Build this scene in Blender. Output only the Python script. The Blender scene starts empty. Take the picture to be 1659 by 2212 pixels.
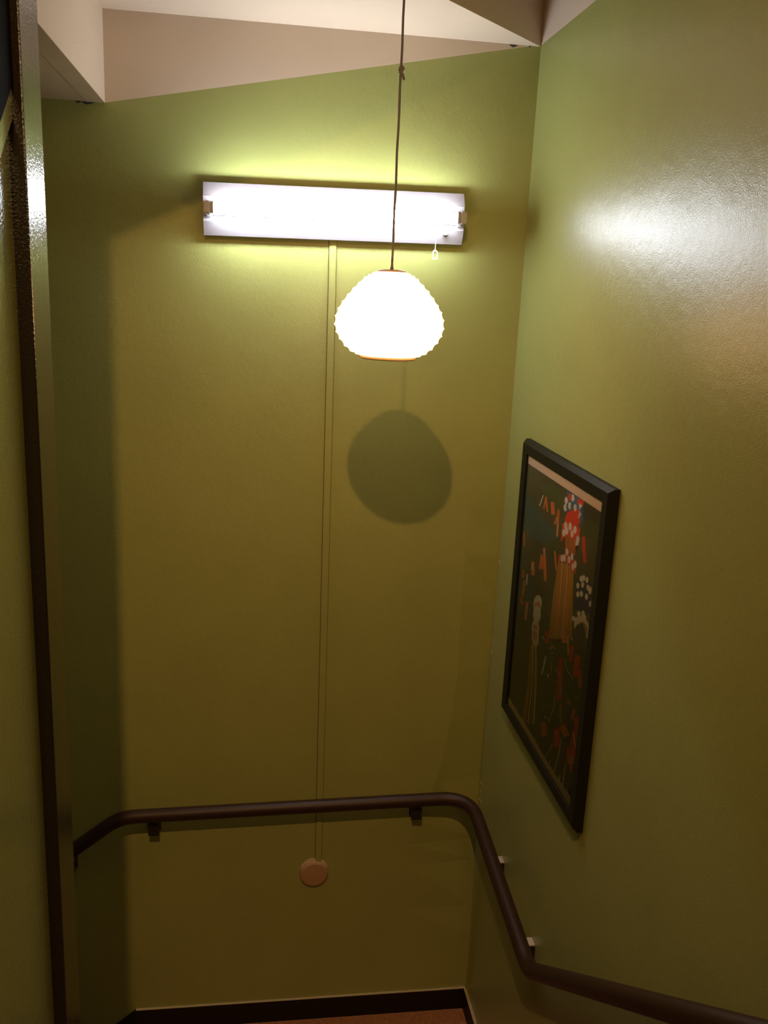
import bpy, bmesh, math, random
import numpy as np
from mathutils import Vector, Matrix

random.seed(11)
S = bpy.context.scene
COL = S.collection
OZ = 3.12            # eye level above the landing floor (landing floor is z = 0)
XR = 0.969           # right wall plane
XL = -0.49           # plane of the beige beam over the flight going down
ZT = OZ + 0.544      # soffit over the flight going down
ZC = OZ + 0.825      # flat ceiling over the corner
ZU = OZ + 2.10       # ceiling of the open stairwell

# ------------------------------------------------------------------ camera
def cam_axes(yaw, pitch, roll):
    f = Vector((math.sin(yaw)*math.cos(pitch), math.cos(yaw)*math.cos(pitch), -math.sin(pitch)))
    rt = Vector((math.cos(yaw), -math.sin(yaw), 0)); up = rt.cross(f)
    c, s = math.cos(roll), math.sin(roll)
    return c*rt + s*up, -s*rt + c*up, f
rt, up, fw = cam_axes(math.radians(8.6), math.radians(14.0), math.radians(2.68))
cd = bpy.data.cameras.new('camera'); cam = bpy.data.objects.new('camera', cd); COL.objects.link(cam)
cd.sensor_fit = 'VERTICAL'; cd.sensor_height = 24.0; cd.lens = 1950/2212*24.0
cd.clip_start = 0.02
cam.matrix_world = Matrix(((rt.x, up.x, -fw.x, 0), (rt.y, up.y, -fw.y, -3.3), (rt.z, up.z, -fw.z, OZ), (0, 0, 0, 1)))
S.camera = cam

# ------------------------------------------------------------------ world, light, exposure
w = bpy.data.worlds.new('world'); S.world = w; w.use_nodes = True
w.node_tree.nodes['Background'].inputs[0].default_value = (1.0, 0.7, 0.45, 1)
w.node_tree.nodes['Background'].inputs[1].default_value = 0.0
S.view_settings.view_transform = 'Standard'; S.view_settings.look = 'None'
S.view_settings.gamma = 1.0; S.view_settings.use_curve_mapping = False
S.view_settings.exposure = 0.0
TUBE_E = (0.86, 0.92, 1.0, 72.0)       # daylight fluorescent tube
SHADE_E = (1.0, 0.55, 0.22, 6.5)       # opal shade around a warm bulb
REAR_E = (1.0, 0.53, 0.19); REAR_W = 230.0
ld = bpy.data.lights.new('upper_stair_lamp', 'SPOT'); ld.color = REAR_E; ld.energy = REAR_W; ld.shadow_soft_size = 0.030
ld.spot_size = math.radians(70); ld.spot_blend = 1.0
lo = bpy.data.objects.new('upper_stair_lamp', ld); COL.objects.link(lo); lo.location = (-0.245, -3.4, OZ + 1.90)
lo.rotation_euler = (Vector((0.6, 3.4, -3.95))).to_track_quat('-Z', 'Y').to_euler()   # shaded lamp throwing its light down the flight

ad = bpy.data.lights.new('unseen_fill_light', 'AREA'); ad.shape = 'DISK'; ad.size = 0.6; ad.color = (1.0, 0.60, 0.24); ad.energy = 9.0  # unseen soft fill, added to brighten the near left wall
ao = bpy.data.objects.new('unseen_fill_light', ad); COL.objects.link(ao); ao.location = (0.55, -4.75, OZ + 0.95)
ao.rotation_euler = (Vector((-.9, 3.4, -1.6))).to_track_quat('-Z', 'Y').to_euler()

# ------------------------------------------------------------------ materials
def mat(name, col, rough=0.5, metal=0.0, spec=0.5, bump=None, var=0.0, vscale=6.0, emit=None, coat=0.0):
    m = bpy.data.materials.new(name); m.use_nodes = True
    nt = m.node_tree; b = nt.nodes['Principled BSDF']; N = nt.nodes.new; L = nt.links.new
    b.inputs['Base Color'].default_value = (*col, 1); b.inputs['Roughness'].default_value = rough
    b.inputs['Metallic'].default_value = metal; b.inputs['Specular IOR Level'].default_value = spec
    b.inputs['Coat Weight'].default_value = coat
    geo = N('ShaderNodeNewGeometry')
    if var:
        n = N('ShaderNodeTexNoise'); n.inputs['Scale'].default_value = vscale; n.inputs['Detail'].default_value = 6
        L(geo.outputs['Position'], n.inputs['Vector'])
        r = N('ShaderNodeMapRange'); r.inputs[1].default_value = .3; r.inputs[2].default_value = .7
        r.inputs[3].default_value = 1-var; r.inputs[4].default_value = 1+var; L(n.outputs['Fac'], r.inputs[0])
        v = N('ShaderNodeVectorMath'); v.operation = 'SCALE'; v.inputs[0].default_value = col
        L(r.outputs[0], v.inputs['Scale']); L(v.outputs[0], b.inputs['Base Color'])
    if bump:
        prev = None
        for sc, dist, stren in bump:
            n = N('ShaderNodeTexNoise'); n.inputs['Scale'].default_value = sc; n.inputs['Detail'].default_value = 3
            L(geo.outputs['Position'], n.inputs['Vector'])
            bp = N('ShaderNodeBump'); bp.inputs['Distance'].default_value = dist; bp.inputs['Strength'].default_value = stren
            L(n.outputs['Fac'], bp.inputs['Height'])
            if prev: L(prev.outputs[0], bp.inputs['Normal'])
            prev = bp
        L(prev.outputs[0], b.inputs['Normal'])
    if emit:
        b.inputs['Emission Color'].default_value = (*emit[:3], 1); b.inputs['Emission Strength'].default_value = emit[3]
    return m
M = {}
M['green'] = mat('green_gloss_paint', (0.305, 0.328, 0.108), 0.33, spec=0.5, var=0.05, vscale=2.5,
                 bump=[(2.2, 0.02, 0.25), (45, 0.003, 0.22), (260, 0.0012, 0.5)])
M['green_hi'] = mat('green_high_gloss_paint', (0.305, 0.328, 0.108), 0.11, spec=0.7, var=0.05, vscale=2.5,
                    bump=[(45, 0.003, 0.08), (180, 0.0012, 0.5)])
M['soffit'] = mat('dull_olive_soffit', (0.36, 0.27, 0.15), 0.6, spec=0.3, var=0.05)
M['beige'] = mat('beige_matt_paint', (0.60, 0.49, 0.38), 0.7, spec=0.2, var=0.03, vscale=3, bump=[(3, 0.015, 0.3), (200, 0.001, 0.3)])
M['brown'] = mat('dark_brown_gloss_paint', (0.012, 0.009, 0.006), 0.12, spec=0.8, bump=[(50, .002, .15), (200, 0.0012, 0.7)])
M['base'] = mat('black_brown_vinyl', (0.010, 0.007, 0.004), 0.5, spec=0.3)
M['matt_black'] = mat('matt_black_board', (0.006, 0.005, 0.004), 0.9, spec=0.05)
M['floor'] = mat('brown_floor_sheet', (0.36, 0.17, 0.10), 0.6, spec=0.3, var=0.25, vscale=60, bump=[(150, 0.001, 0.3)])
M['rail'] = mat('brown_vinyl_rail', (0.034, 0.016, 0.010), 0.42, spec=0.3, var=0.15, vscale=90, bump=[(400, 0.0008, 0.6)])
M['steel'] = mat('brushed_steel', (0.55, 0.50, 0.46), 0.4, metal=0.2)
M['enamel'] = mat('white_enamel', (0.36, 0.34, 0.36), 0.45, var=0.04, vscale=12)
M['plastic'] = mat('white_plastic', (0.42, 0.41, 0.42), 0.4)
M['metal'] = mat('grey_metal', (0.35, 0.35, 0.40), 0.3, metal=0.8)
M['hole'] = mat('dark_hole', (0.05, 0.05, 0.06), 0.6)
M['tube'] = mat('lit_tube', (0.9, 0.9, 0.9), 0.3, emit=TUBE_E)
M['shade'] = mat('lit_opal_glass', (0.85, 0.8, 0.7), 0.25, emit=SHADE_E)
M['cord'] = mat('brown_cord', (0.15, 0.14, 0.15), 0.6)
M['cap'] = mat('copper_brown_cap', (0.26, 0.18, 0.19), 0.4)
M['rim'] = mat('amber_rim', (0.75, 0.48, 0.28), 0.35)
M['pull'] = mat('ivory_pull', (0.80, 0.74, 0.66), 0.4)
M['cover'] = mat('pinkish_beige_cover', (0.38, 0.23, 0.13), 0.6, var=0.06, vscale=20)
M['plaster'] = mat('pale_plaster', (0.62, 0.48, 0.28), 0.8)
M['bracket_dark'] = mat('dark_metal', (0.022, 0.018, 0.012), 0.4)
M['joint_shade'] = mat('dark_green_joint_shade', (0.07, 0.085, 0.03), 0.7)  # darker green that paints in the shade of the raceway's side gaps
M['cream'] = mat('bare_plaster_edge', (0.42, 0.36, 0.20), 0.8)
M['black'] = mat('black_frame_paint', (0.014, 0.014, 0.008), 0.5, spec=0.12, bump=[(60, 0.001, 0.3)])

# ------------------------------------------------------------------ helpers
def link(name, bm, m, parent=None, smooth=False, bevel=0.0):
    if bevel:
        bmesh.ops.bevel(bm, geom=[e for e in bm.edges], offset=bevel, segments=2, affect='EDGES', profile=0.6)
    bmesh.ops.recalc_face_normals(bm, faces=bm.faces)
    me = bpy.data.meshes.new(name); bm.to_mesh(me); bm.free()
    for mm in (m if isinstance(m, list) else [m]): me.materials.append(mm)
    if smooth:
        for p in me.polygons: p.use_smooth = True
    o = bpy.data.objects.new(name, me); COL.objects.link(o)
    if parent: o.parent = parent
    return o
def struct(name, bm, m, **k):
    o = link(name, bm, m, **k); o['kind'] = 'structure'; return o
def thing(name, label, cat, loc=(0, 0, 0), group=None):
    o = bpy.data.objects.new(name, None); o.empty_display_size = .1; COL.objects.link(o); o.location = loc
    o['label'] = label; o['category'] = cat
    if group: o['group'] = group
    return o
def box(bm, x0, x1, y0, y1, z0, z1):
    v = [bm.verts.new(p) for p in ((x0,y0,z0),(x1,y0,z0),(x1,y1,z0),(x0,y1,z0),(x0,y0,z1),(x1,y0,z1),(x1,y1,z1),(x0,y1,z1))]
    for f in ((0,3,2,1),(4,5,6,7),(0,1,5,4),(1,2,6,5),(2,3,7,6),(3,0,4,7)): bm.faces.new([v[i] for i in f])
    return bm
def Box(*a): return box(bmesh.new(), *a)
def prism(pts, ext, bm=None):
    bm = bm or bmesh.new(); e = Vector(ext)
    a = [bm.verts.new(p) for p in pts]; b = [bm.verts.new(Vector(p)+e) for p in pts]
    bm.faces.new(a); bm.faces.new(b[::-1]); n = len(pts)
    for i in range(n): bm.faces.new((a[i], b[i], b[(i+1) % n], a[(i+1) % n]))
    return bm
def sweep(path, r, seg=20, bm=None, caps=True):
    bm = bm or bmesh.new(); P = [Vector(p) for p in path]; n = len(P)
    T = [((P[min(i+1, n-1)]-P[i]).normalized() + (P[i]-P[max(i-1, 0)]).normalized()).normalized() for i in range(n)]
    u = T[0].orthogonal().normalized(); rings = []
    for i in range(n):
        u = (u - T[i]*u.dot(T[i])).normalized(); v = T[i].cross(u)
        rr = r[i] if isinstance(r, (list, tuple)) else r
        rings.append([bm.verts.new(P[i] + rr*(math.cos(2*math.pi*k/seg)*u + math.sin(2*math.pi*k/seg)*v)) for k in range(seg)])
    for a, b in zip(rings, rings[1:]):
        for k in range(seg): bm.faces.new((a[k], a[(k+1) % seg], b[(k+1) % seg], b[k]))
    if caps: bm.faces.new(rings[0][::-1]); bm.faces.new(rings[-1])
    return bm
def fillet(pts, rad, n=8):
    P = [Vector(p) for p in pts]; out = [P[0]]
    for i in range(1, len(P)-1):
        a, b, c = P[i-1], P[i], P[i+1]; r = rad[i-1]
        p0 = b + (a-b).normalized()*r; p2 = b + (c-b).normalized()*r
        for k in range(n+1):
            t = k/n; out.append((1-t)**2*p0 + 2*t*(1-t)*b + t*t*p2)
    out.append(P[-1]); return out
def lathe(prof, seg=64, bm=None):
    bm = bm or bmesh.new(); rings = []
    for r, z in prof:
        rings.append([bm.verts.new((r*math.cos(2*math.pi*k/seg), r*math.sin(2*math.pi*k/seg), z)) for k in range(seg)] if r > 1e-6 else [bm.verts.new((0, 0, z))])
    for a, b in zip(rings, rings[1:]):
        for k in range(seg):
            k2 = (k+1) % seg
            if len(a) == 1: bm.faces.new((a[0], b[k], b[k2]))
            elif len(b) == 1: bm.faces.new((a[k], a[k2], b[0]))
            else: bm.faces.new((a[k], a[k2], b[k2], b[k]))
    return bm
def seq(pts, z=OZ): return [(p[0], p[1], p[2]+z) for p in pts]

# ================================================================== THE STAIRWELL
XP = -0.405          # partition face on the viewer's side
YE = -1.49           # far end of the partition
# --- back wall: green below a slanting paint line, its right strip falls back a little behind a seam
def top(x):          # paint line height
    return ZT if x <= XL else OZ + 0.544 + (x-XL)/(XR-XL)*(0.831-0.544)
seam = [(0.850, -0.50, 0), (0.832, -0.80, .004), (0.828, -1.004, .010), (0.826, -1.196, .020), (0.830, -1.49, .028), (0.817, -1.697, .034), (0.790, -1.885, .040), (0.771, -1.991, .042), (0.700, -2.17, .040), (0.672, -2.28, .032), (0.661, -2.382, .022), (0.668, -2.60, .008), (0.68, -2.75, 0)]
bm = bmesh.new()
outer = [(-2.6, 0, OZ-5.0), (-0.40, 0, OZ-5.0), (XR, 0, OZ-5.0)] + [(XR, 0, OZ-2.75)] + [(x, 0, OZ+z) for x, z, d in seam[::-1]] + [(XR, 0, OZ-0.50), (XR, 0, top(XR)), (XL, 0, ZT), (-2.6, 0, ZT)]
bm.faces.new([bm.verts.new(p) for p in outer])
for (x0, z0, d0), (x1, z1, d1) in zip(seam, seam[1:]):
    bm.faces.new([bm.verts.new(p) for p in ((x0, 0, OZ+z0), (XR, d0, OZ+z0), (XR, d1, OZ+z1), (x1, 0, OZ+z1))])
bmesh.ops.remove_doubles(bm, verts=bm.verts, dist=1e-5)
bmesh.ops.triangulate(bm, faces=[f for f in bm.faces if len(f.verts) > 4])
box(bm, -2.6, XR, .06, .10, OZ-5.0, ZT+.28)
o = struct('wall_back', bm, M['green'])
struct('wall_back_upper', prism([(XL, 0, ZT), (XR, 0, top(XR)), (XR, 0, ZC+.03), (XL, 0, ZC+.03)], (0, .059, 0)), M['beige'])
# --- right wall
bm = Box(XR, XR+.10, -5.2, .10, OZ-5.0, OZ+.829); struct('wall_right', bm, M['green'])
struct('wall_right_upper', Box(XR, XR+.10, -5.2, .10, OZ+.829, ZU), M['beige'])
# --- ceilings
struct('ceiling_corner', prism([(XR-.044, 0, ZC), (XL, 0, ZC), (XL, .044-(XR-XL), ZC)], (0, 0, .03)), M['beige'])
n = Vector((-1, 1, 0)).normalized()*.031
struct('wall_upper_diagonal', prism([(XR, 0, ZC-.0), (XL, -(XR-XL), ZC-.0), (XL, -(XR-XL), ZU), (XR, 0, ZU)], n), M['beige'])
struct('wall_left_upper', Box(XL-.06, XL, YE-.2, 0, ZT, ZU), M['beige'])
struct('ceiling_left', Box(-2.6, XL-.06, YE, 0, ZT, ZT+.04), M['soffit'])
struct('ceiling', Box(-2.6, XR+.1, -5.3, .1, ZU, ZU+.05), M['beige'])
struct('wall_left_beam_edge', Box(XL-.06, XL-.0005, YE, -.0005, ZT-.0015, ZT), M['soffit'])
# --- far left and hidden returns that close the well
struct('wall_left_far', Box(-2.65, -2.6, -1.6, 0, OZ-5.0, ZT+.04), M['green'])
struct('wall_front', Box(-2.6, XR+.1, -5.3, -5.2, OZ-1.4, ZU), M['green'])
# --- partition on the left, cut by the slope of the stair above
def zs(y, z0=0.318): return OZ + z0 + (y+1.60)*0.80
bm = prism([(XP, -5.2, OZ-3.12), (XP, YE-.02, OZ-3.12), (XP, YE-.02, zs(YE-.02)), (XP, -5.2, zs(-5.2))], (-.085, 0, 0))
box(bm, -2.6, XL+.001, YE-.06, YE-.0201, OZ-5.0, ZT)
struct('wall_left', bm, M['green_hi'])
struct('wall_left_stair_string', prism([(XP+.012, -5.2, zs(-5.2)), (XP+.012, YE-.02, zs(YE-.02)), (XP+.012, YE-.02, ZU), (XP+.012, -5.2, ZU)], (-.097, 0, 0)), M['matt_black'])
struct('trim_string_moulding', prism([(XP+.008, -5.2, zs(-5.2, .262)), (XP+.008, YE-.03, zs(YE-.03, .262)), (XP+.008, YE-.03, zs(YE-.03, .318)), (XP+.008, -5.2, zs(-5.2, .318))], (-.010, 0, 0)), M['green_hi'])
# door-frame-like casing round the end of the partition
bm = Box(XP-.10, XP+.026, YE-.135, YE+.002, 0, ZU)
struct('trim_partition_casing', bm, M['brown'], bevel=.003)
# --- floors and flights
struct('floor', Box(-.47, XR, YE, 0, -.05, 0), M['floor'])
def flight(name, n, fn):
    e = bmesh.new()
    for i in range(n): box(e, *fn(i))
    return struct(name, e, M['floor'])
for i in range(11):
    y1 = -.94 - .25*i; z1 = .1875*(i+1)
    s = struct('stair_step', Box(XP, XR, y1-.25 if i < 10 else -5.2, y1, z1-.19 if i else 0, z1), M['floor'])
    e = link('nosing', Box(XP+.001, XR-.001, y1-.035, y1+.008, z1-.001, z1+.004), M['base'], parent=s)
for i in range(8):
    x1 = -.47 - .25*i; z1 = -.1875*(i+1)
    s = struct('stair_step', Box(x1-.25, x1, YE-.02, 0, z1-.19, z1), M['floor'])
    e = link('nosing', Box(x1-.215, x1-.18, YE, -.001, z1-.001, z1+.004), M['base'], parent=s)
# --- baseboards
t = .012; h = .105
bb = prism([(-.463, -t, h), (XR-.0005, -t, h), (XR-.0005, -t, .0), (-.49, -t, .0), (-2.0, -t, -1.29), (-2.0, -t, -1.20)], (0, t-.0003, 0))
bb = struct('baseboard_back', bb, M['base'])
bm = bmesh.new(); x = -.463
while x < XR-.01:
    x2 = min(x+random.uniform(.008, .03), XR-.004)
    z = random.uniform(.0008, .0028)*(0.4 + 0.6*(x+.5)/1.4)
    box(bm, x, x2, -t-.0004, -.0005, h, h+z); x = x2
link('paint_edge', bm, M['cream'], parent=bb)
bm = prism([(XR-t, -t, h), (XR-t, -t, 0), (XR-t, -.94, 0), (XR-t, -5.0, .75*4.06), (XR-t, -5.0, .75*4.06+.2), (XR-t, -.90, h)], (t-.0003, 0, 0))
br = struct('baseboard_right', bm, M['base'])
bm = Box(XR-t-.001, XR-.0005, -.90, -t, h, h+.0012); link('paint_edge', bm, M['cream'], parent=br)
# thin worn paint edge down the right corner
bm = bmesh.new(); z = .2
while z < OZ-.2:
    z2 = z + random.uniform(.006, .02)
    if random.random() < .16:
        s = random.uniform(.0006, .0014); box(bm, XR-s, XR-.0001, -s*.9, .03, z, z2)
    z = z2 + random.uniform(0, .03)
struct('trim_corner_paint', bm, M['cream'])
# chipped plaster where the slopes meet the wall
bm = bmesh.new()
for cx, cz, wd in ((.872, ZC-.006, .016), (-.545, ZT-.006, .022), (.93, ZC-.003, .004), (-.575, ZT-.004, .01)):
    prism([(cx-wd, -.0006, cz+.003), (cx-wd*.4, -.0006, cz+.005), (cx+wd, -.0006, cz+.004), (cx+wd*.5, -.0006, cz-.001), (cx-.2*wd, -.0006, cz-.004)], (0, .0004, 0), bm)
struct('trim_plaster_chips', bm, M['hole'])

# ================================================================== FLUORESCENT LAMP
fl = thing('fluorescent_lamp', 'lit white wall-mounted fluorescent tube lamp high on the green back wall', 'lamp', (.278, 0, OZ+.2357))
fl.rotation_euler = (0, -.0150, 0)
HL = .450
prof = [(-.086, -.020), (-.086, -.024), (-.040, -.047), (-.037, -.043), (-.022, -.043), (-.0215, -.050), (.0215, -.050), (.022, -.043), (.037, -.043), (.040, -.047), (.086, -.024), (.086, -.020)]
bm = bmesh.new(); prism([(-HL, y, z) for z, y in prof], (2*HL, 0, 0), bm)
box(bm, -HL+.02, HL-.02, -.022, -.0005, -.074, .074)
link('reflector_body', bm, M['enamel'], fl)
for s in (-1, 1):
    bm = bmesh.new(); x0, x1 = sorted((s*(HL-.004), s*(HL-.026)))
    box(bm, x0, x1, -.112, -.0505, -.0205, .0205)
    bmesh.ops.bevel(bm, geom=list(bm.edges), offset=.004, segments=2, affect='EDGES')
    hd = link('lamp_holder', bm, M['plastic'], fl)
    x0, x1 = sorted((s*(HL-.0262), s*(HL-.036)))
    bm = Box(x0, x1, -.109, -.062, -.018, .018)
    link('socket', bm, M['metal'], hd)
    bm = Box(min(s*(HL-.012), s*(HL-.030)), max(s*(HL-.012), s*(HL-.030)), -.053, -.0495, -.0265, -.0215)
    link('spring_clip', bm, M['plastic'], hd)
xt = HL-.036
bm = sweep([(-xt+.004, -.092, 0), (-xt+.006, -.092, 0), (xt-.006, -.092, 0), (xt-.004, -.092, 0)], [.012, .0165, .0165, .012], 24)
link('fluorescent_tube', bm, M['tube'], fl, smooth=False)
bm = bmesh.new(); sweep([(xt-.033, -.0435, .031), (xt-.033, -.0475, .031)], .0055, 14, bm)
link('screw', bm, M['metal'], fl)
# glow starter sitting in its round hole
bm = sweep([(xt-.028, -.033, -.050), (xt-.028, -.0395, -.050)], .0105, 18); h1 = link('starter_socket', bm, M['hole'], fl)
bm = sweep([(xt-.028, -.036, -.050), (xt-.028, -.046, -.050), (xt-.028, -.050, -.050)], [.0085, .0085, .006], 18)
link('starter', bm, M['plastic'], h1)
# pull cord and its slotted tag
pc = [(.355, -.048, -.045), (.352, -.055, -.060), (.350, -.056, -.080), (.349, -.056, -.108)]
link('pull_cord', sweep(pc, .0011, 8), M['pull'], fl)
bm = bmesh.new()
o_ = [(-.0095, -.034), (-.0098, -.012), (-.007, -.004), (0, 0), (.007, -.004), (.0098, -.012), (.0095, -.034)]
i_ = [(-.0055, -.029), (-.0058, -.013), (-.0042, -.008), (0, -.006), (.0042, -.008), (.0058, -.013), (.0055, -.029)]
lay = []
for y in (-.0015, .0015):
    lay.append(([bm.verts.new((.349+x, -.056+y, -.106+z)) for x, z in o_], [bm.verts.new((.349+x, -.056+y, -.106+z)) for x, z in i_]))
nn = len(o_)
for k in range(nn):
    k2 = (k+1) % nn
    for l in (0, 1): a, b = lay[l]; bm.faces.new((a[k], a[k2], b[k2], b[k]))
    bm.faces.new((lay[0][0][k], lay[0][0][k2], lay[1][0][k2], lay[1][0][k])); bm.faces.new((lay[0][1][k], lay[0][1][k2], lay[1][1][k2], lay[1][1][k]))
link('pull_tag', bm, M['pull'], fl)

# ================================================================== PENDANT LAMP
PX, PY, PZ = .3758, -.75, OZ+.046
u = .0002336
pl = thing('pendant_lamp', 'glowing warm white pendant lamp with ribbed opal glass shade on a brown cord', 'lamp', (PX, PY, PZ))
cusps = [(232, 45), (275, 62), (319, 90), (388, 160), (453, 225), (517, 305), (576, 385), (623, 465), (654, 555), (661, 655), (640, 745), (596, 825), (532, 905), (462, 962), (395, 992), (330, 1006)]
prf = [(150*u, -24*u), (190*u, -30*u)]
for (r0, z0), (r1, z1) in zip(cusps, cusps[1:]):
    dx, dz = r1-r0, z1-z0; l = math.hypot(dx, dz); nx, nz = -dz/l, dx/l     # inward normal
    for k in range(6):
        tt = k/6; s = 14*math.sin(math.pi*tt)**.7 if k else 0
        prf.append(((r0+dx*tt+nx*s)*u, -(z0+dz*tt+nz*s)*u))
prf.append((330*u, -1006*u))
sh = link('glass_shade', lathe(prf, 96), M['shade'], pl, smooth=False)
link('shade_rim', lathe([(335*u, -1003*u), (336*u, -1022*u), (326*u, -1040*u), (300*u, -1044*u), (296*u, -1024*u), (300*u, -1003*u)], 64), M['rim'], pl, smooth=True)
link('cap', lathe([(0, 2*u), (140*u, 0), (164*u, -8*u), (166*u, -24*u), (150*u, -32*u), (0, -34*u)], 48), M['cap'], pl)
link('cord_grip', lathe([(0, 105*u), (12*u, 105*u), (15*u, 40*u), (21*u, 26*u), (21*u, 12*u), (14*u, 1*u), (0, 0)], 20), M['cap'], pl)
cz = ZU - PZ
pts = [(0, 0, .02)] + [(.0006*math.sin(i*1.3), .0006*math.cos(i*1.7), .02+i*(cz-.02)/60) for i in range(1, 60)] + [(0, 0, cz)]
link('cord', sweep(pts, .0033, 10), M['cord'], pl, smooth=True)
zk = .505
bm = sweep([(-.004, 0, zk-.006), (.002, -.006, zk-.002), (.006, -.002, zk+.006), (.004, .005, zk+.012), (-.002, .004, zk+.008), (-.005, -.003, zk+.001), (.001, -.005, zk-.004), (.006, -.003, zk-.013), (.009, -.002, zk-.022)], .0034, 10)
kn = link('cord_knot', bm, M['cord'], pl, smooth=True)
link('knot_tip', sweep([(.004, -.003, zk-.014), (.0068, -.002, zk-.022), (.0095, -.002, zk-.0235)], .0013, 8), M['cream'], kn)

# ================================================================== HANDRAIL
hr = thing('handrail', 'dark brown tubular handrail running round the landing and up the right wall', 'handrail', (.3, -.065, OZ-2.1))
org = Vector(hr.location)
y_ = -.065; xr = XR-.065
path = [(-2.3, y_, -2.055-.755*(2.3-.492)), (-.497, y_, -2.058), (xr, y_, -2.025), (xr, -.925, -2.124), (xr, -4.6, -2.124+.748*3.675)]
path = [Vector((x, y, z+OZ))-org for x, y, z in path]
link('rail', sweep(fillet(path, [.06, .13, .05], 10), .0268, 28), M['rail'], hr, smooth=True)
def bracket(p, n):
    """p: rail centre above the bracket, n: unit vector to the wall"""
    n = Vector(n); s = Vector((-n.y, n.x, 0)); bm = bmesh.new()
    def bx(a0, a1, s0, s1, z0, z1):
        vs = [Vector(p) + n*a + s*b + Vector((0, 0, c)) - org for c in (z0, z1) for a, b in ((a0, s0), (a1, s0), (a1, s1), (a0, s1))]
        v = [bm.verts.new(q) for q in vs]
        for f in ((0,3,2,1),(4,5,6,7),(0,1,5,4),(1,2,6,5),(2,3,7,6),(3,0,4,7)): bm.faces.new([v[i] for i in f])
    bx(.014, .0645, -.0200, .0200, -.102, -.040)     # block under the rail back to the wall
    bx(.0590, .0645, -.0240, .0240, -.106, -.041)     # plate on the wall
    bx(.008, .026, -.010, .010, -.041, -.012)         # stem into the rail
    bmesh.ops.bevel(bm, geom=list(bm.edges), offset=.0012, segments=1, affect='EDGES')
    o = link('bracket', bm, M['bracket_dark'], hr)
    bm = bmesh.new(); bx(.014, .0647, -.0195, .0195, -.0405, -.0375); link('top_plate', bm, M['steel'], o)
    return o
def railz(x): return OZ - 2.058 + (x+.497)/(xr+.497)*.033
bracket((-.372, y_, railz(-.372)), (0, 1, 0))
bracket((.688, y_, railz(.688)), (0, 1, 0))
bracket((xr, -.365, OZ-2.073), (1, 0, 0))
bracket((xr, -.768, OZ-2.110), (1, 0, 0))
bracket((-.70, y_, OZ-2.058-.755*.203), (0, 1, 0))
bracket((-1.60, y_, OZ-2.058-.755*1.103), (0, 1, 0))
bracket((xr, -2.2, OZ-2.124+.748*1.275), (1, 0, 0))
bracket((xr, -3.6, OZ-2.124+.748*2.675), (1, 0, 0))

# ================================================================== RACEWAY AND BLANK COVER
bm = prism([(.2605, -.0065, OZ+.160), (.2855, -.0065, OZ+.160), (.3025, -.0065, OZ-2.34), (.2775, -.0065, OZ-2.34)], (0, .0063, 0))
bmesh.ops.bevel(bm, geom=list(bm.edges), offset=.0015, segments=2, affect='EDGES')
rw = link('wire_raceway', bm, M['green'])
for dx, wd in ((-.0022, .0019), (.0262, .0010)):  # thin strips coloured dark as the shadow in the gap along each side
    link('raceway_joint_shade', prism([(.2605+dx, -.0012, OZ+.158), (.2605+dx+wd, -.0012, OZ+.158), (.2775+dx+wd, -.0012, OZ-2.335), (.2775+dx, -.0012, OZ-2.335)], (0, .0010, 0)), M['joint_shade'], rw)
rw['label'] = 'thin green-painted vertical wire raceway down the back wall from the tube lamp'; rw['category'] = 'raceway'
cv = thing('blank_wall_cover', 'round pinkish-beige blank cover disc low on the green back wall below the handrail', 'cover', (.2735, 0, OZ-2.3945))
bm = lathe([(0, .017), (.050, .016), (.0575, .012), (.0600, .004), (.0600, 0.0005)], 48)
bmesh.ops.rotate(bm, verts=bm.verts, cent=(0, 0, 0), matrix=Matrix.Rotation(math.radians(90), 3, 'X'))
link('cover_plate', bm, M['cover'], cv, smooth=False)
pts = []
for k in range(26):                    # crescent of unpainted plaster above the plate
    a = math.radians(25 + k*130/25); r = .0615 + .007*math.sin(math.radians((k*180/25)))**.8 + random.uniform(-.0012, .0012)
    pts.append((r*math.cos(a), -.0035, r*math.sin(a)))
for k in range(25, -1, -1):
    a = math.radians(25 + k*130/25); pts.append((.056*math.cos(a), -.0035, .056*math.sin(a)))
link('plaster_ring', prism(pts, (0, .0032, 0)), M['plaster'], cv)

# ================================================================== FRAMED POSTER
fp = thing('framed_poster', 'black-framed festival streamer poster hanging on the green right wall', 'picture', (XR, -.665, OZ-1.0115))
fo = Vector(fp.location)
ya, yb, za, zb = -.262, -1.075, OZ-.494, OZ-1.525        # outer back edge (far, near, top, bottom)
ia, ib, ja, jb = -.317, -1.024, OZ-.540, OZ-1.483        # opening
c = .013; xf = XR-.030; xb = XR-.001
def member(o0, o1, i0, i1, co):
    # four section points per mitre end: back outer, chamfer outer, front outer, front inner, back inner
    def sec(o, i, k):
        oy, oz = o; iy, iz = i; cy, cz2 = k
        return [Vector((xb, oy, oz)), Vector((xf+.014, oy, oz)), Vector((xf, oy+cy*c, oz+cz2*c)), Vector((xf+.002, iy, iz)), Vector((xb, iy, iz))]
    A = sec(o0, i0, co[0]); B = sec(o1, i1, co[1]); bm = bmesh.new()
    a = [bm.verts.new(q-fo) for q in A]; b = [bm.verts.new(q-fo) for q in B]
    for k in range(5): bm.faces.new((a[k], a[(k+1) % 5], b[(k+1) % 5], b[k]))
    bm.faces.new(a); bm.faces.new(b[::-1]); link('frame_side', bm, M['black'], fp)
TL, TR, BR, BL = (ya, za), (yb, za), (yb, zb), (ya, zb)
tl, tr, br_, bl = (ia, ja), (ib, ja), (ib, jb), (ia, jb)
kTL, kTR, kBR, kBL = (-1, -1), (1, -1), (1, 1), (-1, 1)
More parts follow.
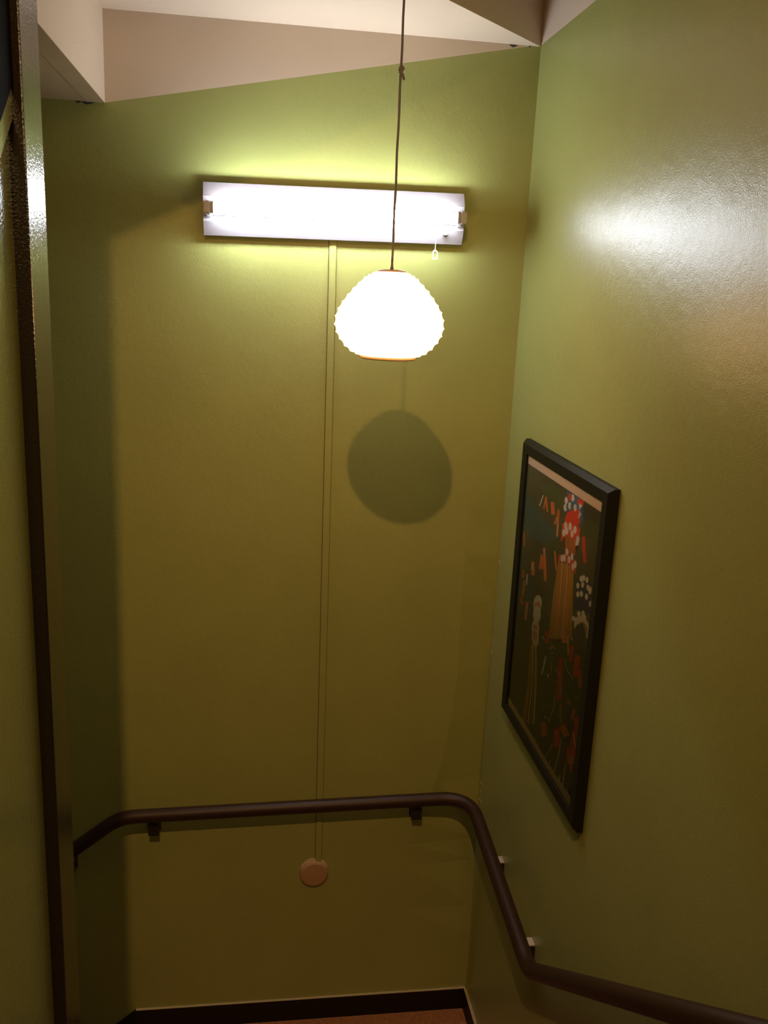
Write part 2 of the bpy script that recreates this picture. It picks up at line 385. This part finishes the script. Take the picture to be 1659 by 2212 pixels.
member(TL, TR, tl, tr, (kTL, kTR)); member(TR, BR, tr, br_, (kTR, kBR)); member(BR, BL, br_, bl, (kBR, kBL)); member(BL, TL, bl, tl, (kBL, kTL))
# the print: flat colours sampled on a fine grid
ART = 't0.015,0.141,0.182,0.173,0.436,0.192,0.523,0.207,0.352,0.265,0.147,0.284,0.008,0.261 t0.022,0.473,0.2,0.421,0.245,0.498,0.026,0.572 g0.192,0.079,0.383,0.051,0.549,0.072,0.488,0.115,0.29,0.104 g0.803,0.111,0.926,0.063,0.986,0.115,0.859,0.142,0.769,0.143 g0.349,0.258,0.573,0.203,0.636,0.235,0.519,0.268,0.409,0.266 k0.758,0.052,0.958,0.039,0.95,0.072,0.794,0.088 m0.623,0.977,0.711,0.879,0.899,0.799,0.997,0.793,1.008,0.961,0.938,0.966 m0.814,0.447,0.957,0.404,0.972,0.471,0.867,0.495 g0.389,0.594,0.526,0.574,0.721,0.527,0.949,0.501,0.992,0.613,0.805,0.748,0.515,0.844,0.402,0.707 y0.553,0.287,0.742,0.252,0.805,0.48,0.523,0.566,0.523,0.492,0.531,0.404 o0.562,0.278,0.573,0.376,0.588,0.372,0.578,0.275 o0.573,0.376,0.57,0.544,0.586,0.54,0.588,0.372 p0.597,0.27,0.607,0.367,0.623,0.363,0.612,0.267 p0.607,0.367,0.605,0.534,0.62,0.529,0.623,0.363 y0.632,0.262,0.648,0.356,0.663,0.353,0.647,0.259 y0.648,0.356,0.652,0.519,0.667,0.515,0.663,0.353 p0.66,0.255,0.677,0.349,0.692,0.345,0.675,0.252 p0.677,0.349,0.681,0.51,0.696,0.506,0.692,0.345 o0.692,0.248,0.71,0.341,0.724,0.337,0.707,0.245 o0.71,0.34,0.716,0.5,0.73,0.496,0.724,0.337 y0.717,0.242,0.74,0.333,0.754,0.329,0.731,0.239 y0.74,0.333,0.751,0.489,0.766,0.485,0.754,0.329 y0.603,0.181,0.742,0.164,0.738,0.215,0.649,0.236 r0.608,0.183,0.627,0.244,0.64,0.241,0.622,0.18 r0.645,0.175,0.663,0.235,0.677,0.232,0.659,0.172 r0.684,0.167,0.702,0.227,0.715,0.224,0.697,0.164 r0.717,0.16,0.735,0.219,0.748,0.216,0.73,0.157 b0.58,0.038,0.767,0.03,0.798,0.1,0.779,0.122,0.73,0.101,0.572,0.106 r0.766,0.103,0.745,0.126,0.696,0.145,0.639,0.154,0.595,0.149,0.583,0.13,0.607,0.106,0.657,0.087,0.713,0.079,0.755,0.085 r0.559,0.151,0.773,0.123,0.773,0.16,0.756,0.202,0.72,0.169,0.604,0.184,0.559,0.216 r0.55,0.263,0.66,0.233,0.762,0.232,0.772,0.274,0.722,0.267,0.681,0.257,0.551,0.281 w0.675,0.046,0.674,0.053,0.665,0.059,0.653,0.061,0.642,0.059,0.635,0.053,0.637,0.045,0.645,0.04,0.657,0.037,0.668,0.04 r0.64,0.049,0.639,0.056,0.63,0.062,0.618,0.065,0.606,0.062,0.6,0.056,0.601,0.049,0.61,0.043,0.622,0.04,0.634,0.043 w0.6,0.067,0.599,0.075,0.59,0.081,0.578,0.083,0.566,0.081,0.559,0.075,0.561,0.067,0.569,0.061,0.582,0.059,0.594,0.061 r0.747,0.045,0.746,0.053,0.738,0.058,0.726,0.061,0.715,0.058,0.709,0.052,0.71,0.045,0.718,0.039,0.73,0.037,0.741,0.039 b0.712,0.045,0.711,0.053,0.703,0.059,0.691,0.061,0.68,0.058,0.674,0.052,0.675,0.045,0.683,0.039,0.695,0.037,0.706,0.039 w0.597,0.092,0.596,0.099,0.587,0.105,0.575,0.108,0.563,0.105,0.556,0.099,0.557,0.092,0.566,0.085,0.579,0.083,0.591,0.085 b0.625,0.083,0.624,0.091,0.615,0.097,0.603,0.099,0.591,0.097,0.584,0.091,0.586,0.083,0.594,0.077,0.607,0.075,0.619,0.077 w0.649,0.076,0.648,0.083,0.639,0.089,0.627,0.092,0.615,0.089,0.609,0.083,0.61,0.076,0.619,0.069,0.631,0.067,0.642,0.07 b0.679,0.072,0.677,0.079,0.669,0.085,0.657,0.087,0.645,0.085,0.639,0.079,0.64,0.072,0.649,0.066,0.661,0.063,0.672,0.066 w0.713,0.07,0.712,0.077,0.704,0.083,0.692,0.086,0.681,0.083,0.675,0.077,0.676,0.07,0.684,0.064,0.696,0.062,0.707,0.064 b0.746,0.064,0.745,0.071,0.737,0.077,0.725,0.079,0.714,0.077,0.708,0.071,0.709,0.064,0.717,0.058,0.729,0.056,0.74,0.058 w0.774,0.056,0.772,0.063,0.765,0.069,0.753,0.071,0.742,0.069,0.736,0.063,0.737,0.055,0.745,0.05,0.757,0.047,0.767,0.05 r0.784,0.039,0.783,0.046,0.775,0.051,0.764,0.054,0.753,0.051,0.747,0.045,0.748,0.038,0.756,0.032,0.767,0.03,0.778,0.033 w0.772,0.082,0.771,0.089,0.763,0.095,0.752,0.097,0.741,0.095,0.734,0.089,0.736,0.082,0.743,0.076,0.755,0.074,0.766,0.076 r0.748,0.079,0.747,0.086,0.739,0.092,0.727,0.094,0.716,0.092,0.71,0.086,0.711,0.079,0.719,0.073,0.731,0.071,0.742,0.073 b0.792,0.089,0.791,0.096,0.783,0.102,0.771,0.104,0.76,0.102,0.754,0.096,0.756,0.089,0.763,0.083,0.775,0.081,0.786,0.083 b0.788,0.065,0.787,0.072,0.78,0.078,0.768,0.08,0.757,0.078,0.751,0.072,0.752,0.065,0.76,0.059,0.772,0.057,0.782,0.059 w0.622,0.146,0.62,0.154,0.612,0.161,0.599,0.163,0.587,0.161,0.581,0.154,0.582,0.146,0.59,0.14,0.603,0.137,0.615,0.14 w0.676,0.138,0.675,0.146,0.667,0.153,0.655,0.155,0.643,0.153,0.636,0.146,0.637,0.138,0.646,0.132,0.658,0.129,0.67,0.132 w0.736,0.137,0.735,0.145,0.727,0.151,0.715,0.154,0.704,0.151,0.698,0.145,0.699,0.137,0.707,0.131,0.719,0.128,0.73,0.131 w0.642,0.16,0.64,0.168,0.632,0.174,0.62,0.177,0.608,0.175,0.601,0.168,0.602,0.16,0.611,0.153,0.623,0.151,0.635,0.153 w0.707,0.156,0.706,0.164,0.698,0.17,0.686,0.173,0.674,0.17,0.668,0.164,0.669,0.156,0.677,0.149,0.689,0.147,0.7,0.149 w0.609,0.173,0.608,0.181,0.6,0.188,0.587,0.19,0.575,0.188,0.568,0.181,0.569,0.173,0.578,0.167,0.591,0.164,0.603,0.166 w0.778,0.159,0.777,0.167,0.77,0.173,0.758,0.176,0.747,0.174,0.741,0.167,0.742,0.16,0.749,0.153,0.761,0.151,0.772,0.153 w0.772,0.173,0.771,0.181,0.763,0.187,0.752,0.19,0.74,0.188,0.734,0.181,0.735,0.173,0.743,0.167,0.755,0.165,0.766,0.167 w0.665,0.225,0.665,0.233,0.658,0.239,0.647,0.241,0.637,0.239,0.631,0.233,0.632,0.225,0.639,0.219,0.65,0.217,0.66,0.219 w0.641,0.25,0.641,0.258,0.634,0.264,0.623,0.267,0.613,0.264,0.607,0.258,0.608,0.25,0.615,0.244,0.625,0.242,0.635,0.244 w0.613,0.258,0.612,0.266,0.605,0.272,0.594,0.275,0.584,0.273,0.578,0.266,0.579,0.259,0.586,0.252,0.597,0.25,0.607,0.252 w0.7,0.243,0.7,0.25,0.693,0.257,0.683,0.259,0.673,0.257,0.667,0.251,0.667,0.243,0.674,0.237,0.685,0.235,0.695,0.237 w0.73,0.226,0.73,0.234,0.723,0.24,0.713,0.242,0.703,0.24,0.697,0.234,0.698,0.227,0.705,0.22,0.715,0.218,0.725,0.22 w0.752,0.253,0.752,0.26,0.745,0.267,0.735,0.269,0.725,0.267,0.72,0.261,0.72,0.253,0.727,0.247,0.737,0.245,0.747,0.247 w0.775,0.241,0.774,0.249,0.768,0.255,0.758,0.257,0.748,0.255,0.743,0.249,0.743,0.242,0.75,0.235,0.76,0.233,0.769,0.235 n0.966,0.277,0.949,0.303,0.909,0.326,0.859,0.338,0.82,0.332,0.807,0.312,0.826,0.285,0.868,0.262,0.917,0.252,0.954,0.258 n0.974,0.32,0.96,0.343,0.921,0.365,0.871,0.378,0.828,0.376,0.811,0.36,0.826,0.336,0.867,0.313,0.917,0.301,0.958,0.304 n0.8,0.286,0.957,0.258,0.98,0.349,0.801,0.381 c0.858,0.268,0.856,0.274,0.849,0.28,0.839,0.282,0.829,0.281,0.824,0.276,0.825,0.27,0.832,0.265,0.843,0.262,0.852,0.263 c0.882,0.259,0.881,0.265,0.874,0.27,0.864,0.273,0.854,0.272,0.849,0.267,0.85,0.261,0.857,0.256,0.867,0.253,0.877,0.254 c0.919,0.256,0.918,0.262,0.911,0.267,0.901,0.27,0.892,0.268,0.887,0.264,0.888,0.258,0.895,0.252,0.905,0.25,0.914,0.251 c0.829,0.297,0.828,0.303,0.82,0.309,0.81,0.312,0.8,0.311,0.794,0.306,0.796,0.3,0.803,0.294,0.814,0.291,0.823,0.293 c0.879,0.281,0.878,0.287,0.871,0.293,0.861,0.295,0.851,0.294,0.846,0.29,0.847,0.283,0.854,0.278,0.865,0.275,0.874,0.277 c0.938,0.275,0.937,0.281,0.93,0.287,0.92,0.289,0.91,0.288,0.905,0.284,0.906,0.278,0.913,0.272,0.923,0.27,0.933,0.271 c0.964,0.275,0.963,0.281,0.956,0.286,0.947,0.288,0.937,0.287,0.932,0.283,0.933,0.277,0.94,0.271,0.95,0.269,0.959,0.27 c0.838,0.323,0.837,0.329,0.83,0.335,0.819,0.338,0.81,0.337,0.804,0.332,0.805,0.326,0.813,0.32,0.823,0.317,0.833,0.318 c0.876,0.311,0.875,0.318,0.868,0.323,0.858,0.326,0.848,0.325,0.843,0.32,0.844,0.314,0.851,0.308,0.861,0.306,0.871,0.307 c0.933,0.306,0.932,0.312,0.925,0.317,0.915,0.32,0.905,0.319,0.9,0.314,0.901,0.308,0.908,0.303,0.918,0.3,0.928,0.301 c0.98,0.316,0.979,0.322,0.972,0.327,0.962,0.33,0.953,0.329,0.948,0.325,0.949,0.318,0.956,0.313,0.966,0.31,0.975,0.312 c0.961,0.281,0.96,0.287,0.954,0.293,0.944,0.295,0.935,0.294,0.93,0.29,0.931,0.284,0.937,0.278,0.947,0.276,0.956,0.277 c0.821,0.404,0.901,0.372,0.959,0.38,0.988,0.399,0.997,0.422,0.967,0.431,0.91,0.397,0.85,0.418,0.824,0.442,0.811,0.423 m0.963,0.404,0.958,0.421,0.934,0.438,0.899,0.448,0.867,0.448,0.851,0.437,0.857,0.419,0.882,0.402,0.916,0.392,0.947,0.393 c0.873,0.376,0.871,0.382,0.862,0.388,0.85,0.391,0.839,0.391,0.834,0.388,0.836,0.382,0.845,0.376,0.857,0.373,0.868,0.373 c0.918,0.362,0.916,0.368,0.908,0.373,0.896,0.377,0.885,0.376,0.88,0.373,0.882,0.367,0.891,0.362,0.902,0.358,0.913,0.359 c0.821,0.407,0.819,0.413,0.81,0.419,0.797,0.422,0.786,0.422,0.78,0.419,0.783,0.413,0.792,0.407,0.804,0.403,0.815,0.404 c0.938,0.371,0.936,0.376,0.928,0.382,0.916,0.385,0.906,0.385,0.9,0.381,0.902,0.376,0.911,0.37,0.922,0.367,0.933,0.367 t0.811,0.186,0.806,0.218,0.812,0.217,0.817,0.185 t0.806,0.218,0.77,0.245,0.776,0.245,0.812,0.218 t0.98,0.228,0.945,0.264,0.951,0.263,0.985,0.228 c0.393,0.477,0.383,0.499,0.353,0.52,0.314,0.53,0.281,0.526,0.267,0.509,0.278,0.486,0.309,0.466,0.348,0.456,0.38,0.461 p0.381,0.487,0.373,0.499,0.351,0.511,0.322,0.519,0.298,0.519,0.288,0.511,0.296,0.499,0.319,0.487,0.348,0.479,0.371,0.48 c0.392,0.516,0.388,0.536,0.364,0.554,0.328,0.565,0.295,0.562,0.277,0.548,0.282,0.527,0.307,0.508,0.342,0.499,0.375,0.501 c0.388,0.571,0.386,0.595,0.364,0.616,0.33,0.626,0.297,0.622,0.278,0.603,0.28,0.579,0.303,0.557,0.337,0.547,0.37,0.553 p0.363,0.582,0.362,0.595,0.348,0.607,0.328,0.613,0.308,0.611,0.297,0.601,0.299,0.588,0.313,0.575,0.334,0.569,0.353,0.572 y0.279,0.657,0.288,0.829,0.303,0.823,0.294,0.653 y0.288,0.828,0.257,0.987,0.273,0.982,0.303,0.823 o0.296,0.652,0.317,0.818,0.333,0.813,0.311,0.648 o0.317,0.818,0.301,0.971,0.316,0.965,0.333,0.813 c0.313,0.647,0.347,0.808,0.362,0.803,0.328,0.642 c0.347,0.808,0.343,0.954,0.359,0.948,0.362,0.803 y0.331,0.641,0.377,0.797,0.392,0.792,0.346,0.637 y0.377,0.797,0.385,0.938,0.4,0.932,0.392,0.792 c0.349,0.636,0.402,0.788,0.417,0.783,0.364,0.631 c0.402,0.788,0.419,0.925,0.434,0.919,0.417,0.783 y0.358,0.633,0.415,0.784,0.43,0.779,0.373,0.628 y0.415,0.784,0.435,0.918,0.45,0.913,0.43,0.779 y0.289,0.654,0.303,0.823,0.319,0.818,0.304,0.65 y0.303,0.823,0.279,0.979,0.295,0.973,0.319,0.818 c0.286,0.603,0.382,0.575,0.398,0.624,0.365,0.649,0.293,0.642 p0.365,0.602,0.363,0.613,0.35,0.623,0.332,0.629,0.314,0.628,0.305,0.62,0.307,0.608,0.32,0.598,0.338,0.592,0.356,0.594 c0.263,0.108,0.239,0.141,0.252,0.139,0.276,0.107 c0.239,0.14,0.222,0.154,0.235,0.153,0.252,0.139 o0.301,0.107,0.283,0.153,0.305,0.15,0.323,0.104 o0.302,0.109,0.338,0.154,0.359,0.149,0.323,0.105 o0.38,0.112,0.406,0.151,0.453,0.141,0.428,0.103 o0.48,0.12,0.484,0.149,0.514,0.143,0.51,0.115 p0.488,0.148,0.498,0.209,0.52,0.205,0.51,0.144 o0.478,0.142,0.45,0.175,0.476,0.172,0.504,0.14 o0.017,0.296,0.043,0.343,0.068,0.338,0.041,0.291 p0.338,0.285,0.36,0.326,0.387,0.319,0.364,0.279 o0.353,0.32,0.391,0.392,0.428,0.382,0.389,0.312 o0.311,0.315,0.302,0.37,0.359,0.358,0.368,0.304 o0.486,0.262,0.528,0.32,0.548,0.315,0.506,0.258 o0.181,0.371,0.202,0.417,0.253,0.405,0.232,0.359 c0.195,0.375,0.198,0.4,0.21,0.397,0.206,0.372 r0.802,0.145,0.818,0.188,0.853,0.18,0.837,0.137 r0.822,0.184,0.849,0.219,0.879,0.212,0.853,0.176 o0.059,0.433,0.062,0.463,0.09,0.456,0.087,0.427 c0.13,0.431,0.132,0.472,0.15,0.467,0.148,0.427 o0.085,0.464,0.074,0.532,0.114,0.522,0.124,0.456 r0.048,0.544,0.087,0.564,0.125,0.552,0.087,0.532 p0.159,0.532,0.153,0.602,0.189,0.592,0.194,0.523 n0.748,0.184,0.743,0.204,0.769,0.199,0.774,0.18 r0.463,0.556,0.492,0.577,0.529,0.564,0.5,0.543 p0.659,0.498,0.674,0.521,0.731,0.502,0.716,0.48 r0.461,0.559,0.495,0.591,0.537,0.577,0.504,0.545 c0.433,0.585,0.47,0.588,0.478,0.584,0.441,0.581 p0.558,0.597,0.59,0.573,0.573,0.575,0.541,0.599 p0.575,0.578,0.615,0.578,0.629,0.57,0.588,0.57 p0.661,0.501,0.703,0.528,0.757,0.508,0.716,0.481 p0.743,0.488,0.774,0.544,0.798,0.536,0.767,0.48 r0.802,0.502,0.799,0.558,0.836,0.548,0.839,0.492 c0.8,0.48,0.802,0.486,0.817,0.481,0.815,0.475 c0.498,0.639,0.469,0.717,0.49,0.711,0.518,0.634 c0.577,0.628,0.604,0.675,0.613,0.672,0.585,0.625 r0.685,0.582,0.68,0.621,0.726,0.607,0.731,0.569 r0.67,0.619,0.688,0.667,0.75,0.646,0.732,0.598 r0.682,0.669,0.702,0.731,0.764,0.709,0.744,0.648 r0.861,0.518,0.859,0.591,0.917,0.573,0.919,0.502 r0.902,0.555,0.936,0.601,0.976,0.586,0.942,0.541 c0.919,0.574,0.932,0.599,0.938,0.597,0.925,0.572 c0.933,0.599,0.961,0.596,0.964,0.593,0.937,0.597 c0.681,0.632,0.712,0.646,0.717,0.643,0.686,0.63 c0.687,0.672,0.715,0.659,0.712,0.658,0.684,0.671 c0.71,0.66,0.734,0.665,0.74,0.662,0.717,0.657 c0.729,0.674,0.754,0.689,0.759,0.687,0.735,0.671 c0.742,0.575,0.793,0.594,0.799,0.592,0.748,0.572 c0.794,0.595,0.863,0.601,0.868,0.598,0.799,0.592 c0.672,0.718,0.667,0.776,0.676,0.773,0.68,0.715 c0.667,0.775,0.623,0.84,0.631,0.838,0.675,0.773 t0.593,0.665,0.607,0.702,0.648,0.688,0.634,0.651 c0.545,0.689,0.562,0.697,0.581,0.689,0.564,0.681 o0.828,0.681,0.817,0.701,0.853,0.691,0.864,0.671 y0.742,0.727,0.746,0.77,0.775,0.76,0.772,0.717 y0.746,0.771,0.771,0.786,0.799,0.773,0.774,0.759 o0.893,0.687,0.884,0.727,0.915,0.717,0.924,0.678 c0.562,0.841,0.578,0.844,0.593,0.837,0.578,0.833 o0.521,0.883,0.557,0.92,0.633,0.888,0.598,0.851 r0.697,0.835,0.725,0.891,0.8,0.86,0.773,0.805 c0.729,0.83,0.734,0.845,0.741,0.842,0.735,0.827 o0.76,0.801,0.83,0.815,0.892,0.781,0.825,0.767 r0.919,0.709,0.939,0.747,0.999,0.723,0.979,0.685 r0.916,0.754,0.908,0.828,0.974,0.804,0.982,0.731 r0.874,0.832,0.883,0.887,0.987,0.844,0.979,0.791 r0.923,0.863,0.926,0.894,0.957,0.881,0.954,0.851 c0.928,0.758,0.948,0.786,0.957,0.782,0.937,0.754 c0.949,0.786,0.976,0.795,0.984,0.791,0.957,0.782 c0.697,0.891,0.655,0.944,0.665,0.941,0.707,0.888 c0.656,0.944,0.617,0.972,0.626,0.971,0.664,0.942 c0.798,0.829,0.782,0.906,0.792,0.902,0.808,0.826 c0.782,0.906,0.749,0.976,0.759,0.973,0.792,0.902 c0.873,0.895,0.864,0.972,0.875,0.967,0.884,0.891 c0.822,0.948,0.826,0.975,0.839,0.969,0.836,0.943 c0.928,0.95,0.925,0.969,0.931,0.966,0.934,0.948 c0.692,0.951,0.689,0.97,0.698,0.967,0.702,0.947 c0.958,0.839,0.958,0.842,0.955,0.845,0.95,0.847,0.946,0.847,0.944,0.845,0.945,0.843,0.948,0.84,0.952,0.838,0.956,0.838 c0.95,0.85,0.95,0.853,0.947,0.856,0.942,0.858,0.938,0.858,0.936,0.856,0.937,0.854,0.94,0.851,0.944,0.849,0.948,0.849 c0.93,0.859,0.929,0.862,0.926,0.864,0.921,0.866,0.917,0.867,0.915,0.865,0.916,0.863,0.919,0.86,0.923,0.858,0.927,0.858 c0.917,0.857,0.916,0.859,0.913,0.862,0.908,0.864,0.904,0.864,0.902,0.863,0.903,0.86,0.906,0.858,0.91,0.856,0.915,0.855 c0.925,0.846,0.924,0.848,0.921,0.851,0.917,0.853,0.913,0.853,0.91,0.852,0.911,0.849,0.914,0.846,0.919,0.845,0.923,0.844 c0.946,0.837,0.945,0.84,0.942,0.843,0.938,0.844,0.934,0.845,0.931,0.843,0.932,0.841,0.935,0.838,0.94,0.836,0.944,0.836 r0.554,0.571,0.546,0.575,0.548,0.575,0.556,0.572 g0.732,0.577,0.738,0.584,0.744,0.582,0.738,0.575 o0.525,0.583,0.532,0.579,0.526,0.579,0.519,0.583 g0.583,0.619,0.579,0.63,0.589,0.627,0.592,0.617 g0.942,0.692,0.946,0.684,0.94,0.686,0.936,0.693 y0.575,0.615,0.597,0.615,0.604,0.611,0.582,0.611 y0.738,0.577,0.718,0.579,0.712,0.583,0.732,0.581 y0.726,0.618,0.719,0.623,0.723,0.623,0.731,0.618 g0.831,0.467,0.811,0.476,0.815,0.477,0.834,0.468 g0.827,0.678,0.836,0.674,0.835,0.673,0.826,0.676 y0.594,0.738,0.603,0.743,0.611,0.739,0.602,0.735 c0.764,0.538,0.771,0.539,0.775,0.536,0.768,0.536 o0.869,0.635,0.886,0.638,0.891,0.635,0.874,0.633 g0.475,0.685,0.492,0.671,0.483,0.672,0.466,0.686 y0.892,0.441,0.89,0.447,0.898,0.445,0.9,0.44 g0.937,0.69,0.937,0.695,0.943,0.693,0.944,0.687 g0.531,0.673,0.529,0.678,0.534,0.677,0.537,0.672 c0.599,0.789,0.616,0.783,0.615,0.781,0.597,0.787 g0.631,0.822,0.64,0.82,0.643,0.818,0.635,0.819 g0.782,0.515,0.766,0.518,0.764,0.52,0.78,0.518 y0.538,0.828,0.537,0.82,0.525,0.824,0.526,0.832 r0.694,0.573,0.684,0.576,0.685,0.578,0.695,0.574 o0.796,0.599,0.789,0.602,0.79,0.603,0.797,0.601 o0.568,0.602,0.559,0.609,0.564,0.608,0.573,0.602 g0.897,0.532,0.909,0.528,0.907,0.526,0.895,0.53 g0.838,0.701,0.83,0.704,0.831,0.705,0.839,0.702 g0.945,0.696,0.94,0.706,0.948,0.704,0.953,0.694 k0.832,0.712,0.84,0.72,0.848,0.717,0.84,0.709 c0.638,0.643,0.661,0.641,0.667,0.637,0.645,0.638 g0.77,0.487,0.769,0.481,0.76,0.483,0.761,0.489 c0.928,0.635,0.911,0.637,0.906,0.641,0.923,0.639 g0.534,0.545,0.557,0.54,0.558,0.538,0.535,0.544 o0.91,0.672,0.891,0.675,0.888,0.678,0.908,0.674 k0.801,0.567,0.801,0.56,0.793,0.562,0.794,0.57 g0.431,0.585,0.408,0.593,0.41,0.595,0.434,0.587 k0.536,0.666,0.545,0.659,0.539,0.66,0.53,0.667 c0.564,0.861,0.552,0.875,0.558,0.873,0.571,0.86 r0.595,0.689,0.603,0.689,0.61,0.685,0.601,0.685 r0.912,0.587,0.899,0.596,0.904,0.596,0.917,0.586 y0.845,0.748,0.856,0.74,0.852,0.741,0.841,0.748 g0.745,0.599,0.751,0.602,0.757,0.6,0.752,0.597 g0.661,0.683,0.658,0.68,0.652,0.683,0.655,0.686 c0.755,0.632,0.74,0.636,0.738,0.638,0.754,0.634 g0.601,0.601,0.618,0.594,0.616,0.592,0.599,0.599 c0.771,0.572,0.771,0.563,0.762,0.566,0.762,0.575 c0.727,0.627,0.72,0.633,0.727,0.632,0.734,0.626 r0.938,0.526,0.945,0.526,0.951,0.523,0.943,0.523 c0.611,0.824,0.622,0.832,0.631,0.828,0.62,0.82 g0.866,0.468,0.862,0.475,0.867,0.474,0.871,0.466 k0.925,0.612,0.941,0.603,0.936,0.603,0.92,0.612 g0.922,0.722,0.934,0.729,0.941,0.726,0.929,0.719 g0.912,0.454,0.921,0.458,0.929,0.455,0.92,0.451 y0.631,0.778,0.639,0.766,0.629,0.768,0.621,0.78 o0.597,0.688,0.595,0.695,0.601,0.693,0.604,0.686 r0.848,0.764,0.827,0.771,0.827,0.773,0.848,0.765 y0.709,0.682,0.718,0.688,0.727,0.684,0.717,0.679 r0.777,0.586,0.769,0.585,0.765,0.587,0.773,0.588 c1.003,0.701,0.994,0.701,0.99,0.703,1,0.703 c0.583,0.603,0.597,0.592,0.591,0.592,0.578,0.604 g0.575,0.632,0.589,0.637,0.597,0.634,0.583,0.628 y0.806,0.77,0.817,0.766,0.818,0.764,0.807,0.767 g0.631,0.833,0.638,0.834,0.647,0.829,0.64,0.828 g0.677,0.795,0.672,0.786,0.661,0.79,0.667,0.799 k0.928,0.645,0.925,0.649,0.934,0.648,0.937,0.643 o0.551,0.678,0.557,0.668,0.552,0.669,0.545,0.679 y0.608,0.815,0.591,0.82,0.59,0.822,0.607,0.817 g0.644,0.565,0.638,0.569,0.646,0.569,0.652,0.565 g0.534,0.874,0.544,0.874,0.55,0.87,0.541,0.87 g0.448,0.648,0.428,0.656,0.431,0.657,0.451,0.649 r0.935,0.73,0.932,0.736,0.939,0.734,0.941,0.728 c-0.018,-0.022,0.988,-0.016,1.004,0.028,0.018,0.031,0.002,0.031 c-0.058,0.971,0.03,0.968,0.213,0.969,0.409,0.967,0.622,0.973,0.799,0.969,0.985,0.965,1.009,0.964,1.026,1.01,-0.032,1.037'
PAL = dict(t=(.035,.085,.075), g=(.065,.095,.030), r=(.50,.055,.030), w=(.62,.52,.46), b=(.065,.13,.22), n=(.030,.032,.065), o=(.46,.14,.035), y=(.30,.19,.045), p=(.52,.20,.12), k=(.045,.048,.035), m=(.085,.070,.085), c=(.60,.50,.36))
NU, NV = 320, 450
U, V = np.meshgrid(np.linspace(0, 1, NU), np.linspace(0, 1, NV))
rng = np.random.default_rng(5)
img = np.empty((NV, NU, 3)); img[:] = (.074, .070, .038)
cn = rng.random((12, 9)); fu = U*7.999; fv = V*10.999; iu = fu.astype(int); iv = fv.astype(int); a_ = fu-iu; b_ = fv-iv
sm = (cn[iv, iu]*(1-a_)+cn[iv, iu+1]*a_)*(1-b_)+(cn[iv+1, iu]*(1-a_)+cn[iv+1, iu+1]*a_)*b_
img *= (.7+.6*sm)[..., None]
for item in ART.split(' '):
    f = [float(q) for q in item[1:].split(',')]; px = f[0::2]; py = f[1::2]; inside = np.zeros(U.shape, bool)
    j = len(px)-1
    for i in range(len(px)):
        if py[i] != py[j]:
            inside ^= ((py[i] > V) != (py[j] > V)) & (U < (px[j]-px[i])*(V-py[i])/(py[j]-py[i])+px[i])
        j = i
    colr = np.array(PAL[item[0]])
    if item[0] in 'tgmk': img[inside] = img[inside]*.35 + colr*.65*(.8+.4*rng.random())
    else: img[inside] = colr*(.85+.3*rng.random())
img *= (.92+.16*rng.random((NV, NU)))[..., None]
img = np.clip(img*1.55, 0, .78)
img[(V < .034) | (V > .972)] = (.74, .60, .47)
co = np.empty((NV*NU, 3)); co[:, 0] = XR-.0200; co[:, 1] = (ia + U*(ib-ia)).ravel(); co[:, 2] = (ja + V*(jb-ja)).ravel(); co -= np.array(fo)
me = bpy.data.meshes.new('print')
idx = np.arange(NV*NU).reshape(NV, NU)
faces = np.stack([idx[:-1, :-1], idx[1:, :-1], idx[1:, 1:], idx[:-1, 1:]], -1).reshape(-1, 4)
me.from_pydata(co.tolist(), [], faces.tolist())
ca = me.color_attributes.new('ink', 'FLOAT_COLOR', 'POINT')
ca.data.foreach_set('color', np.concatenate([img.reshape(-1, 3), np.ones((NV*NU, 1))], 1).ravel())
pm = mat('printed_poster', (.5, .5, .5), .45, spec=.35)
at = pm.node_tree.nodes.new('ShaderNodeAttribute'); at.attribute_name = 'ink'
pm.node_tree.links.new(at.outputs['Color'], pm.node_tree.nodes['Principled BSDF'].inputs['Base Color'])
me.materials.append(pm); me.update()
po = bpy.data.objects.new('print', me); COL.objects.link(po); po.parent = fp
gm = bpy.data.materials.new('clear_sheet'); gm.use_nodes = True; nt = gm.node_tree; nt.nodes.clear()
out = nt.nodes.new('ShaderNodeOutputMaterial'); mix = nt.nodes.new('ShaderNodeMixShader'); fr = nt.nodes.new('ShaderNodeFresnel'); fr.inputs[0].default_value = 1.22
tr_ = nt.nodes.new('ShaderNodeBsdfTransparent'); gl = nt.nodes.new('ShaderNodeBsdfGlossy'); gl.inputs['Roughness'].default_value = .08
nt.links.new(fr.outputs[0], mix.inputs[0]); nt.links.new(tr_.outputs[0], mix.inputs[1]); nt.links.new(gl.outputs[0], mix.inputs[2]); nt.links.new(mix.outputs[0], out.inputs[0])
bm = bmesh.new(); bm.faces.new([bm.verts.new(Vector(q)-fo) for q in ((XR-.0215, ia, ja), (XR-.0215, ib, ja), (XR-.0215, ib, jb), (XR-.0215, ia, jb))])
cc = link('clear_cover', bm, gm, fp)
if cc.data.polygons[0].normal.x > 0: cc.data.flip_normals()
